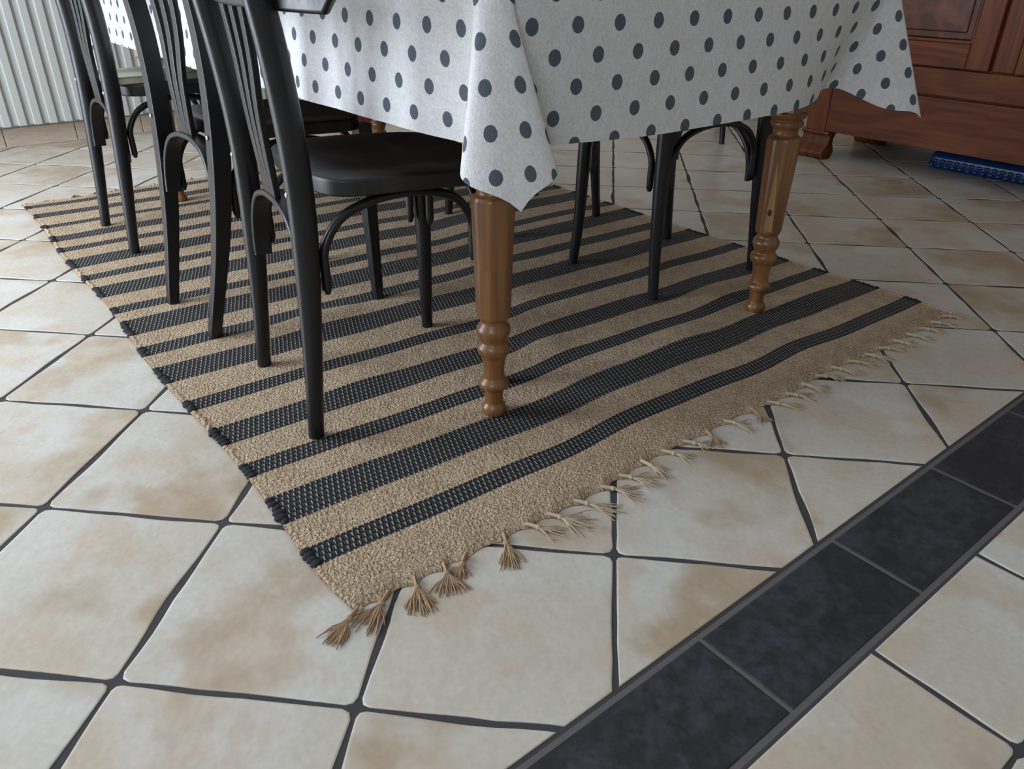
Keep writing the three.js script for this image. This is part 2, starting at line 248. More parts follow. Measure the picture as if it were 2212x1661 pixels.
{
  camera.updateMatrixWorld(); camera.updateProjectionMatrix();
  const seen = (x, z) => { const p = V(x, 0, z).project(camera); return p.z < 1 && Math.abs(p.x) < 1.25 && Math.abs(p.y) < 1.25 && V(x, 0, z).applyMatrix4(camera.matrixWorldInverse).z < 0; };
  const q = rng(99), rest = [], variants = Array.from({ length: 18 }, (_, k) => { const o = tileOutline(T - 0.0052, 0.011, 200 + k, 0.0034), off = [q() * 1.3, q() * 1.3]; return { o, off, g: tileGeometry(o, off) }; });
  const inRoom = [(p) => BAND0 - 0.005 - p[1], (p) => p[1] - WALL_B - 0.002, (p) => p[0] - WALL_L - 0.002, (p) => WALL_R - 0.002 - p[0]];
  for (let c = -22; c <= 22; c++) for (let r = -22; r <= 24; r++) {
    const [x, z] = toWorld(c + 0.5, r + 0.5), v = variants[Math.floor(q() * variants.length)], turn = Math.PI / 4 + Math.floor(q() * 4) * Math.PI / 2, ca = Math.cos(turn), sa = Math.sin(turn), tilt = 0.0008 * (q() - 0.5);
    const poly = v.o.map(([a, b]) => [x + a * ca + b * sa, z - a * sa + b * ca]);
    let cut = poly; for (const f of inRoom) cut = cut.length > 2 ? clipPoly(cut, f) : [];
    if (cut.length < 3) continue; let area = 0; cut.forEach((p, i) => { const b = cut[(i + 1) % cut.length]; area += p[0] * b[1] - b[0] * p[1]; }); if (Math.abs(area) < 0.0006) continue;
    const whole = inRoom.every((f) => poly.every((p) => f(p) >= 0));
    if (!seen(x, z)) { rest.push(whole ? v.g.clone().rotateY(turn).translate(x, 0, z) : tileGeometry(cut, v.off)); continue; }
    if (whole) { const m = mesh('tile', v.g, M.tile, floor); m.rotation.y = turn; m.position.set(x, tilt, z); } else mesh('tile', tileGeometry(cut, v.off), M.tile, floor);
  }
  // dark band
  const bandVars = Array.from({ length: 5 }, (_, k) => { const off = [q(), q()], P = tileOutline(1, 0.006, 400 + k, 0.002).map(([a, b]) => [a * 0.314, b * (BAND1 - BAND0 - 0.017)]); return tileGeometry(P, off, 0.012, 0.003, 0.0008); });
  for (let k = -9; k <= 10; k++) { const x = 0.79 + k * 0.32; if (x < WALL_L + 0.16 || x > WALL_R - 0.16) continue; const m = mesh('dark_tile', bandVars[(k + 20) % 5], M.slate, floor); m.position.set(x, -0.0006, (BAND0 + BAND1) / 2); }
  // straight-laid tiles on the camera's side of the band
  const S = 0.304, sVars = Array.from({ length: 8 }, (_, k) => { const o = tileOutline(S - 0.0055, 0.010, 500 + k, 0.003), off = [q() * 1.3, q() * 1.3]; return { o, off, g: tileGeometry(o, off) }; });
  for (let i = -9; i <= 10; i++) for (let j = 0; j <= 11; j++) {
    const x = 0.793 + (i + 0.5) * S, z = 1.178 + (j - 0.5) * S, v = sVars[Math.floor(q() * 8)], f = [(p) => p[1] - BAND1 - 0.005, (p) => WALL_F - p[1], (p) => p[0] - WALL_L, (p) => WALL_R - p[0]];
    let cut = v.o.map(([a, b]) => [x + a, z + b]); const whole = f.every((h) => cut.every((p) => h(p) >= 0)); for (const h of f) cut = cut.length > 2 ? clipPoly(cut, h) : []; if (cut.length < 3) continue;
    const g = whole ? v.g : tileGeometry(cut, v.off);
    if (j > 2 || !seen(x, z - 0.15)) { rest.push(whole ? g.clone().translate(x, 0, z) : g); continue; }
    const m = mesh('tile', g, M.tile, floor); if (whole) m.position.set(x, 0, z);
  }
  const o = mesh('unseen_tiles', merged(rest), M.tile, floor); o.userData.kind = 'stuff';
}
{ // tiled skirting along the walls in view
  const g = structure('baseboard_back'); for (let k = -8; k < 11; k++) { const x = 0.402 + (k + 0.5) * 0.304; if (x > WALL_L + 0.16 && x < WALL_R - 0.16) mesh('skirting_tile', box(0.301, 0.085, 0.012, x, 0.0425, WALL_B + 0.006, 0.003), M.skirting, g); }
  const h = structure('baseboard_right'); for (let k = 0; k < 8; k++) mesh('skirting_tile', box(0.012, 0.085, 0.301, WALL_R - 0.006, 0.0425, WALL_B + 0.17 + k * 0.304, 0.003), M.skirting, h);
}

// ---------------------------------------------------------------- rug
const RUG = { x0: 0.285, x1: 1.985, z0: -1.955, z1: 0.527 };
const feet = [];                                          // [x, z] of everything that stands on the rug
const bumps = [[0.70, -0.40, 0.10, 0.05, 0.010], [1.03, 0.06, 0.07, 0.05, 0.011], [1.33, 0.22, 0.12, 0.045, 0.011], [1.62, 0.10, 0.1, 0.05, 0.008], [0.62, -0.05, 0.08, 0.05, 0.006], [1.18, -0.42, 0.13, 0.05, 0.009], [1.75, 0.28, 0.12, 0.05, 0.008], [0.98, 0.40, 0.15, 0.05, 0.004], [1.62, -0.12, 0.1, 0.04, 0.006]];
function rugHeight(x, z) {
  let y = 0.0075; for (const [bx, bz, sx, sz, a] of bumps) y += a * Math.exp(-(((x - bx) / sx) ** 2) - (((z - bz) / sz) ** 2));
  y += 0.0016 * (Math.sin(x * 17 + z * 5) + Math.sin(x * 9 - z * 13 + 1)) * 0.5; let k = 1; for (const [fx, fz] of feet) k = Math.min(k, smooth(0.02, 0.10, Math.hypot(x - fx, z - fz)));
  return 0.0075 + (y - 0.0075) * k;
}
const sway = (x, z) => { const t = clamp((x - RUG.x0) / 1.7, 0, 1), e = Math.sin(Math.PI * t), k = smooth(RUG.z0, RUG.z0 + 0.25, z), n = smooth(0.42, 0.53, z); return (0.058 * t * (1 - n) + 0.026 * t * n) * k + e * k * (0.007 * Math.sin(7 * t + 2.2 * z) + (0.003 + 0.004 * t) * Math.sin(19 * t + 5 * z + 1) + (0.0015 + 0.003 * t) * Math.sin(37 * t + 9 * z)); };

// ---------------------------------------------------------------- chairs
function makeChair(style, label, lean = 0, railW = 0.252) {
  const t = thing('bentwood_chair', label, 'chair', [0, 0, 0], 0, 'black bentwood chairs around the dining table');
  const sq = style === 'square', rw = sq ? [0.131, 0.152, 0.166, 0.176, 0.19] : [0.167, 0.165, 0.166, 0.169, 0.172];
  const postZ = sq ? [-0.215, -0.165, -0.138, -0.136, -0.165] : [-0.205, -0.180 - lean * 0.2, -0.163 - lean * 0.5, -0.163 - lean, -0.188 - lean * 1.35], postY = [0, 0.24, 0.46, 0.66, 0.87];
  const at = (arr, y) => { let k = 0; while (k < 3 && y > postY[k + 1]) k++; const f = clamp((y - postY[k]) / (postY[k + 1] - postY[k]), 0, 1); return arr[k] + (arr[k + 1] - arr[k]) * f; };
  for (const s of [-1, 1]) {                              // rear legs that run up into the back
    const path = postY.map((y, k) => V(s * rw[k], y, postZ[k]));
    mesh('rear_leg', sweep(path, 28, (u) => { const k = 0.80 + 0.42 * smooth(0, 0.5, u) - 0.12 * smooth(0.75, 1, u); return sq ? slab(0.0145 * k, 0.0165 * k, 0.003) : oval(0.0160 * k, 0.0185 * k); }), M.black, t);
  }
  const fx = sq ? [0.172, 0.176, 0.182] : [0.142, 0.147, 0.165], fz = sq ? 0.205 : 0.185;
  for (const s of [-1, 1]) {
    const path = sq ? [V(s * fx[0], 0.44, fz), V(s * fx[1], 0.2, fz), V(s * fx[2], 0, fz)] : [V(s * fx[0], 0.44, fz - 0.005), V(s * fx[1], 0.27, fz), V(s * (fx[1] + 0.006), 0.12, fz + 0.002), V(s * fx[2], 0, fz + 0.006)];
    mesh('front_leg', sweep(path, 18, (u) => { const k = 1 - 0.38 * u; return sq ? slab(0.0185 * k, 0.0185 * k, 0.003) : oval(0.0210 * k, 0.0210 * k); }), M.black, t);
  }
  { // seat: rounded, tapering to the back, slightly hollowed
    const n = 56, hwF = sq ? 0.205 : 0.2, hwB = sq ? 0.165 : 0.178, zF = 0.225, zB = sq ? -0.118 : -0.140, outline = [];
    for (let k = 0; k < n; k++) { const a = 2 * Math.PI * k / n, c = Math.cos(a), s = Math.sin(a), e = 0.42, z = Math.sign(s) * Math.abs(s) ** e, x = Math.sign(c) * Math.abs(c) ** e, zz = z > 0 ? z * zF : -z * zB; const w = hwB + (hwF - hwB) * (zz - zB) / (zF - zB); outline.push([x * w, zz - (z > 0 ? 0.0 : 0) * 0.01]); }
    const top = (f, z) => 0.466 - 0.010 * (1 - smooth(0.35, 0.9, f)) - 0.010 * smooth(-0.05, 0.22, z), rings = [], uvs = [];
    for (const [f, y] of [[0.001, 0], [0.2, 0], [0.4, 0], [0.55, 0], [0.7, 0], [0.82, 0], [0.92, 0], [0.975, -0.0005], [0.992, -0.002], [1, -0.006], [1, -0.0265], [0.99, -0.0295], [0.95, -0.030], [0.001, -0.030]]) {
      rings.push([...outline, outline[0]].map(([x, z]) => V(x * f, (y <= -0.029 ? 0.466 + y - 0.008 * smooth(-0.05, 0.22, z * f) : top(f, z * f) + y), z * f)));
      uvs.push([...outline, outline[0]].map(([x, z]) => [x * f + 0.5, z * f + 0.5]));
    }
    mesh('seat', gridGeometry(rings, uvs, false, true), M.seat, t);
  }
  { // crest rail, bowed forward at the ends
    const w = sq ? 0.235 : railW, pts = []; for (let k = -6; k <= 6; k++) { const x = k / 6 * w; pts.push(V(x, sq ? 0.80 : lean ? 0.767 : 0.775, at(postZ, 0.75) + 0.006 + 0.062 * (x / w) ** 2)); }
    mesh('crest_rail', sweep(pts, 30, (u) => { const e = Math.min(u, 1 - u) * 2 * w, h = 0.052 - 0.022 * (1 - Math.sqrt(clamp(1 - (1 - clamp(e / 0.022, 0, 1)) ** 2, 0, 1))); return slab(h, 0.0085, 0.006); }, V(0, 1, 0)), M.black, t);
  }
  for (const k of [-1, 0, 1]) {                           // fanned slats that meet above the arch
    const wide = sq ? 0.016 : 0.0145, pts = [V(k * (sq ? 0.024 : 0.021), sq ? 0.428 : 0.409, at(postZ, 0.42) + 0.002), V(k * 0.034, 0.55, at(postZ, 0.55) - 0.004), V(k * 0.048, 0.65, at(postZ, 0.65)), V(k * 0.062, 0.76, at(postZ, 0.76) + 0.008)];
    mesh('slat', sweep(pts, 16, () => slab(wide * (sq ? 0.8 : 0.85), 0.006, 0.003)), M.black, t);
  }
  { // arch between the rear legs, a flat bent strip
    const zz = (y) => at(postZ, y) - (sq ? 0.004 : 0), hw = (y) => at(rw, y) - (sq ? 0.0215 : 0.0235), pts = [];
    for (const [f, y] of [[-1, 0.30], [-1, 0.335], [-0.92, 0.385], [-0.68, 0.428], [-0.3, 0.447], [0, 0.45], [0.3, 0.447], [0.68, 0.428], [0.92, 0.385], [1, 0.335], [1, 0.30]]) pts.push(V(f * hw(y), y - (sq ? 0.022 : 0.042), zz(y) + 0.008));
    mesh('back_arch', sweep(pts, 44, (u) => slab(sq ? 0.019 : 0.0175, 0.0062, 0.004), V(0, 0, 1)), M.black, t);
  }
  const brace = (a, b, r = 0.0082) => { // bentwood hoop from leg to leg, its ends hanging along the legs
    const d = V(b.x - a.x, 0, b.z - a.z), L = d.length(); d.normalize(); const P = (s, y) => V(a.x + d.x * s, y, a.z + d.z * s), e = Math.min(0.085, L * 0.36);
    return sweep([P(0.004, 0.272), P(0.004, 0.31), P(0.006, 0.35), P(e * 0.42, 0.395), P(e, 0.4165), P(L / 2, 0.424), P(L - e, 0.4165), P(L - e * 0.42, 0.395), P(L - 0.006, 0.35), P(L - 0.004, 0.31), P(L - 0.004, 0.272)], 46, (u) => { const k = Math.min(1, 0.55 + Math.min(u, 1 - u) * 40); return oval(r * k, r * k * 1.1, 10); }, d);
  };
  for (const s of [-1, 1]) mesh('side_brace', brace(V(s * (at(rw, 0.35) - 0.004), 0, at(postZ, 0.33) + 0.029), V(s * (fx[0] - 0.002), 0, fz - 0.029)), M.black, t);
  mesh('front_brace', brace(V(-fx[0] + 0.029, 0, fz), V(fx[0] - 0.029, 0, fz)), M.black, t);
  for (const s of [-1, 1]) { const b = new THREE.SphereGeometry(0.0052, 12, 8).scale(1, 1, 0.6).translate(s * at(rw, 0.45), 0.452, at(postZ, 0.452) - 0.0215); mesh('bolt', b, M.bolt, t); const c = new THREE.SphereGeometry(0.0048, 12, 8).scale(1, 1, 0.6).translate(s * at(rw, 0.74), 0.745, at(postZ, 0.745) - 0.0225); mesh('bolt', c, M.bolt, t); }
  return t;
}
// place: the midpoint between the feet, and where the chair faces (radians about y; 0 faces +z)
function standChair(o, x, z, face, y = 0.0075, style = 'round') {
  o.position.set(x, y, z); o.rotation.y = face;
  if (y > 0) { const c = Math.cos(face), s = Math.sin(face), sq = style === 'square'; for (const [lx, lz] of sq ? [[0.131, -0.215], [-0.131, -0.215], [0.182, 0.205], [-0.182, 0.205]] : [[0.167, -0.205], [-0.167, -0.205], [0.165, 0.19], [-0.165, 0.19]]) feet.push([x + lx * c + lz * s, z - lx * s + lz * c]); }
  return o;
}
function copyChair(o, label) { const c = o.clone(); c.name = numbered('bentwood_chair'); c.userData = { ...o.userData, label }; scene.add(c); return c; }
const chair1 = makeChair('round', 'black bentwood chair beside the dining table corner with the long pointed cloth flap, fanned slats', 0.028, 0.302);
const H = Math.PI / 2;
standChair(chair1, 0.665, -0.055, H - 0.11);
const chair2 = standChair(makeChair('square', 'black chair with square-edged legs between two round-legged bentwood chairs'), 0.652, -0.595, H + 0.055, 0.0075, 'square');
const chair3 = standChair(makeChair('round', 'black bentwood chair with books lying on its seat, nearest the white radiator'), 0.665, -1.341, H);
const chairA = standChair(copyChair(chair3, 'black bentwood chair tucked under the table, facing the windows, nearest the wooden cabinet'), 1.635, -0.134, -H - 0.045);
const chairB = standChair(copyChair(chair3, 'black bentwood chair tucked under the table, mostly hidden by the cloth, on the cabinet side'), 1.632, -0.775, -H);
const chairE = standChair(copyChair(chair3, 'black bentwood chair standing on bare tiles against the wall beside the cabinet'), 3.375, -1.285, -H, 0);
chairE.userData.group = 'spare chairs against the wall';

// ---------------------------------------------------------------- dining table
const TB = { x0: 0.648, x1: 1.708, z0: -1.79, z1: 0.366, y: 0.763, rc: 0.04 };
{
  const t = thing('dining_table', 'wooden dining table with turned legs under the polka dot cloth', 'table', [0, 0, 0]);
  const y0 = 0.0075, prof = [[0.001, 0], [0.020, 0], [0.0235, 0.003], [0.0245, 0.010], [0.0235, 0.018], [0.0190, 0.023], [0.0175, 0.026], [0.0178, 0.040], [0.0195, 0.053], [0.0205, 0.056], [0.0270, 0.060], [0.0292, 0.067], [0.0270, 0.074], [0.0215, 0.079], [0.0205, 0.082], [0.0200, 0.098], [0.0212, 0.112], [0.0235, 0.124], [0.0240, 0.127], [0.0300, 0.134], [0.0322, 0.143], [0.0312, 0.150], [0.0262, 0.155], [0.0252, 0.158], [0.0262, 0.163], [0.0285, 0.167], [0.0322, 0.178], [0.0315, 0.186], [0.0262, 0.193], [0.0245, 0.197], [0.0245, 0.203], [0.027, 0.206]];
  const upper = [[0.034, 0.432], [0.0285, 0.435], [0.0268, 0.440], [0.0278, 0.448], [0.0298, 0.452], [0.0350, 0.455], [0.0372, 0.461], [0.0345, 0.467], [0.0325, 0.470], [0.038, 0.474], [0.0412, 0.480], [0.0410, 0.486], [0.037, 0.490], [0.001, 0.490]];
  const fixUV = (g) => { const p = g.attributes.position, u = g.attributes.uv; for (let i = 0; i < p.count; i++) u.setXY(i, u.getX(i) * 0.22, p.getY(i)); return g; };
  const turnedLow = fixUV(lathe(prof, 40)), turnedTop = fixUV(lathe(upper, 40));
  const shaftRings = []; for (const [r, y] of [[0.0265, 0.2035], [0.0295, 0.208], [0.0305, 0.212], [0.0325, 0.28], [0.0348, 0.35], [0.0365, 0.405], [0.0372, 0.424], [0.036, 0.430], [0.032, 0.4335]]) { const ring = []; for (let k = 0; k <= 32; k++) { const a = (k / 32) * 2 * Math.PI, f = Math.PI / 8, m = ((a % (2 * f)) + 2 * f) % (2 * f) - f, s = Math.min(1 / Math.cos(m) * 0.985, 1.045); ring.push(V(r * s * Math.cos(a), y, r * s * Math.sin(a))); } shaftRings.push(ring); }
  const shaft = gridGeometry(shaftRings, shaftRings.map((r) => r.map((p, k) => [k / 32 * 0.22, p.y])), false, true);
  const block = box(0.075, 0.24, 0.075, 0, 0.606, 0, 0.004);
  const legGeo = [turnedLow, shaft, turnedTop, block];
  for (const [x, z, turn] of [[0.758, 0.222, 0.35], [1.59, 0.230, 1.9], [0.752, -1.663, 2.6], [1.59, -1.663, 4.0]]) {
    feet.push([x, z]);
    const m = mesh('leg', merged(legGeo.map((g) => plain(g.clone()).rotateY(Math.round(turn) * Math.PI / 4 + Math.PI / 8 * 0))), M.legWood, t); m.position.set(x, y0, z);
    const p = m.geometry.attributes.uv; for (let i = 0; i < p.count; i++) p.setXY(i, p.getX(i) + turn, p.getY(i) + turn * 2.3);
    if (x > 1.2 && z > 0) {                              // pale sapwood flame with a small knot on the visible facet
      const a0 = 2.62, strip = [], N = 14; for (let k = 0; k <= N; k++) { const f = k / N, y = 0.216 + 0.165 * f, half = 0.30 * (1 - f ** 1.4) + 0.01, r = (0.0305 + (y - 0.212) * 0.031) * 1.012, ring = []; for (let e = 0; e <= 4; e++) { const a = a0 + 0.10 * f - half + 2 * half * e / 4; const F = Math.PI / 8, mm = ((a % (2 * F)) + 2 * F) % (2 * F) - F, s = Math.min(1 / Math.cos(mm) * 0.985, 1.045); ring.push(V(r * s * Math.cos(a), y, r * s * Math.sin(a))); } strip.push(ring); }
      mesh('sapwood', gridGeometry(strip, strip.map((r) => r.map((q, k) => [k * 0.01, q.y])), false, true), M.sapwood, m);
      mesh('knot', new THREE.SphereGeometry(0.006, 14, 10).scale(0.25, 1.35, 0.8).translate(0.0336, 0, 0).rotateY(-2.70).translate(0, 0.262, 0), M.knot, m);
    }
  }
  const tw = (TB.x1 - TB.x0) / 2 - 0.008, td = (TB.z1 - TB.z0) / 2 - 0.008, tr = TB.rc, ts = new THREE.Shape();
  ts.moveTo(-tw + tr, -td); ts.lineTo(tw - tr, -td); ts.absarc(tw - tr, -td + tr, tr, -H, 0); ts.lineTo(tw, td - tr); ts.absarc(tw - tr, td - tr, tr, 0, H); ts.lineTo(-tw + tr, td); ts.absarc(-tw + tr, td - tr, tr, H, 2 * H); ts.lineTo(-tw, -td + tr); ts.absarc(-tw + tr, -td + tr, tr, 2 * H, 3 * H);
  mesh('tabletop', new THREE.ExtrudeGeometry(ts, { depth: 0.02, bevelEnabled: true, bevelSize: 0.003, bevelThickness: 0.003, bevelSegments: 2 }).rotateX(-H).translate((TB.x0 + TB.x1) / 2, TB.y - 0.0245, (TB.z0 + TB.z1) / 2), M.apron, t);
  const ap = (w, d, x, z) => mesh('apron', box(w, 0.11, d, x, 0.66, z), M.apron, t);
  ap(0.757, 0.022, 1.174, 0.226); ap(0.757, 0.022, 1.174, -1.663); ap(0.022, 1.81, 0.755, -0.72); ap(0.022, 1.81, 1.59, -0.72);
}

// ---------------------------------------------------------------- polka dot tablecloth
{
  const y = TB.y, D = 0.228, RC = TB.rc, gens = [];                  // each: A anchor, dir(t) unit-ish, flat position and flat direction, length
  const spline = (keys, x) => { let k = 0; while (k < keys.length - 2 && x > keys[k + 1][0]) k++; const [x0, ...a] = keys[k], [x1, ...b] = keys[k + 1], f = clamp((x - x0) / (x1 - x0), 0, 1); const km = keys[Math.max(0, k - 1)], kp = keys[Math.min(keys.length - 1, k + 2)]; return a.map((v, i) => { const m0 = (b[i] - km[i + 1]) / Math.max(1e-6, x1 - km[0]) * (x1 - x0), m1 = (kp[i + 1] - v) / Math.max(1e-6, kp[0] - x0) * (x1 - x0), f2 = f * f, f3 = f2 * f; return v * (2 * f3 - 3 * f2 + 1) + m0 * (f3 - 2 * f2 + f) + b[i] * (-2 * f3 + 3 * f2) + m1 * (f3 - f2); }); };
  const add = (ax, az, dx, dy, dz, fx, fz, len) => { const l = Math.hypot(dx, dy, dz); gens.push({ A: [ax, az], d: [dx / l, dy / l, dz / l], f: [fx, fz], len }); };
  const corner = (cx, cz, keys, sx, sz, swap, cut = 0.05) => { for (let k = 1; k < 30; k++) { const th = k * 3, a = th * Math.PI / 180, [dx, dy, dz] = spline(keys, th); const len = ((RC + D) / Math.max(Math.cos(a), Math.sin(a)) - RC) * (1 - cut * Math.exp(-(((th - 45) / 13) ** 2))); const f = swap ? [sx * Math.cos(a), sz * Math.sin(a)] : [sx * Math.sin(a), sz * Math.cos(a)]; add(cx - sx * RC + f[0] * RC, cz - sz * RC + f[1] * RC, dx, dy, dz, f[0], f[1], len); } };
  // near side, from the left corner to the right one: flares out, then tucks in before the right corner
  const near = [[0, 0.0, -0.02], [0.12, 0, 0.02], [0.35, 0, 0.03], [0.62, 0.0, 0.04], [0.75, 0.0, -0.02], [0.86, -0.02, -0.17], [0.95, -0.06, -0.34], [1, -0.06, -0.30]];
  for (let k = 0; k <= 90; k++) { const t = k / 90, x = TB.x0 + RC + (TB.x1 - TB.x0 - 2 * RC) * t, [dx, dz] = spline(near, t); add(x, TB.z1, dx, -1, dz, 0, 1, D - 0.012 * (1 - smooth(0, 0.35, t))); }
  corner(TB.x1, TB.z1, [[0, -0.06, -1, -0.30], [15, 0.0, -0.98, -0.08], [30, 0.10, -0.96, 0.14], [45, 0.25, -0.925, 0.29], [60, 0.29, -0.92, 0.17], [75, 0.2, -0.97, 0.0], [90, 0.05, -1, -0.02]], 1, 1, false, 0.13);
  for (let k = 0; k <= 100; k++) { const t = k / 100; add(TB.x1, TB.z1 - RC + (TB.z0 - TB.z1 + 2 * RC) * t, 0.05 + 0.05 * Math.sin(t * 19) * Math.sin(Math.PI * t), -1, 0, 1, 0, D); }
  const cone = (a, b) => [[0, 0.05 * a[0], -1, 0.05 * a[1]], [15, 0.20 * a[0] - 0.1 * b[0], -0.96, 0.20 * a[1] - 0.1 * b[1]], [30, 0.33 * a[0] + 0.08 * b[0], -0.92, 0.33 * a[1] + 0.08 * b[1]], [45, 0.30 * a[0] + 0.30 * b[0], -0.92, 0.30 * a[1] + 0.30 * b[1]], [60, 0.08 * a[0] + 0.33 * b[0], -0.92, 0.08 * a[1] + 0.33 * b[1]], [75, -0.1 * a[0] + 0.20 * b[0], -0.96, -0.1 * a[1] + 0.20 * b[1]], [90, 0.05 * b[0], -1, 0.05 * b[1]]];
  corner(TB.x1, TB.z0, cone([1, 0], [0, -1]), 1, -1, true);
  for (let k = 0; k <= 80; k++) { const t = k / 80; add(TB.x1 - RC + (TB.x0 - TB.x1 + 2 * RC) * t, TB.z0, 0, -1, -0.06 - 0.03 * Math.sin(t * 15) * Math.sin(Math.PI * t), 0, -1, D); }
  corner(TB.x0, TB.z0, cone([0, -1], [-1, 0]), -1, -1, false);
  for (let k = 0; k <= 160; k++) { const t = k / 160; add(TB.x0, TB.z0 + RC + (TB.z1 - TB.z0 - 2 * RC) * t, -0.03 - 0.045 * Math.sin(Math.PI * t) * (0.6 + 0.5 * Math.sin(t * 33 + 1) * smooth(0.3, 0.6, t) + 0.4 * Math.sin(t * 61)) + 0.07 * smooth(0.9, 1, t), -1, 0, -1, 0, D - 0.008 - 0.006 * smooth(0.4, 0.8, t)); }
  corner(TB.x0, TB.z1, [[0, 0.08, -1, -0.05], [12, -0.10, -0.985, -0.02], [25, -0.20, -0.96, 0.07], [36, -0.13, -0.955, 0.17], [45, -0.02, -0.95, 0.24], [57, 0.10, -0.94, 0.30], [68, 0.17, -0.94, 0.27], [80, 0.10, -0.985, 0.12], [90, 0.0, -1, -0.02]], -1, 1, true, 0.13);
  const rows = [], uvs = [], Rr = 0.011, uvOf = (fx, fz) => [fx - 0.7165, -fz + 0.421];
  const cx = (TB.x0 + TB.x1) / 2, cz = (TB.z0 + TB.z1) / 2, n = gens.length;
  const shell = (off) => {
    const P = [], U = [];
    for (const g of [...gens, gens[0]]) {
      const col = [], uc = [], [ax, az] = g.A, out = V(g.d[0], 0, g.d[2]), nx = g.f[0], nz = g.f[1];
      for (const s of [0.02, 0.5, 0.9]) { col.push(V(cx + (ax - cx) * s, y + off, cz + (az - cz) * s)); uc.push(uvOf(cx + (ax - cx) * s, cz + (az - cz) * s)); }
      const bx = ax - nx * Rr, bz = az - nz * Rr;
      const q = V(ax, y, az), d = V(...g.d), start = 0.007;
      col.push(V(bx, y + off, bz)); uc.push(uvOf(ax - nx * start, az - nz * start));
      col.push(V(bx + (ax - bx) * 0.75, y - 0.002 + off * 0.7, bz + (az - bz) * 0.75)); uc.push(uvOf(ax, az));
      const m = 16; for (let k = 1; k <= m; k++) { const l = start + (g.len - start) * k / m, curl = 1; const p = q.clone().addScaledVector(d, l * curl); p.y -= 0.0; const hn = V(nx, 0, nz).normalize(); p.addScaledVector(hn, off); col.push(p); uc.push(uvOf(ax + nx * l, az + nz * l)); }
      P.push(col); U.push(uc);
    }
    return [P, U];
  };
  const [P1, U1] = shell(0.002), [P0, U0] = shell(0.0002), m = P1[0].length;
  const lip = gridGeometry(P1.map((c, i) => [c[m - 1].clone(), P0[i][m - 1].clone()]), U1.map((c) => [c[m - 1], c[m - 1]]));
  const o = mesh('tablecloth', merged([gridGeometry(P1, U1), gridGeometry(P0, U0, false, true), lip]), M.cloth, scene);
  o.userData = { label: 'light grey felt tablecloth with slate polka dots draped over the table', category: 'tablecloth' };
}

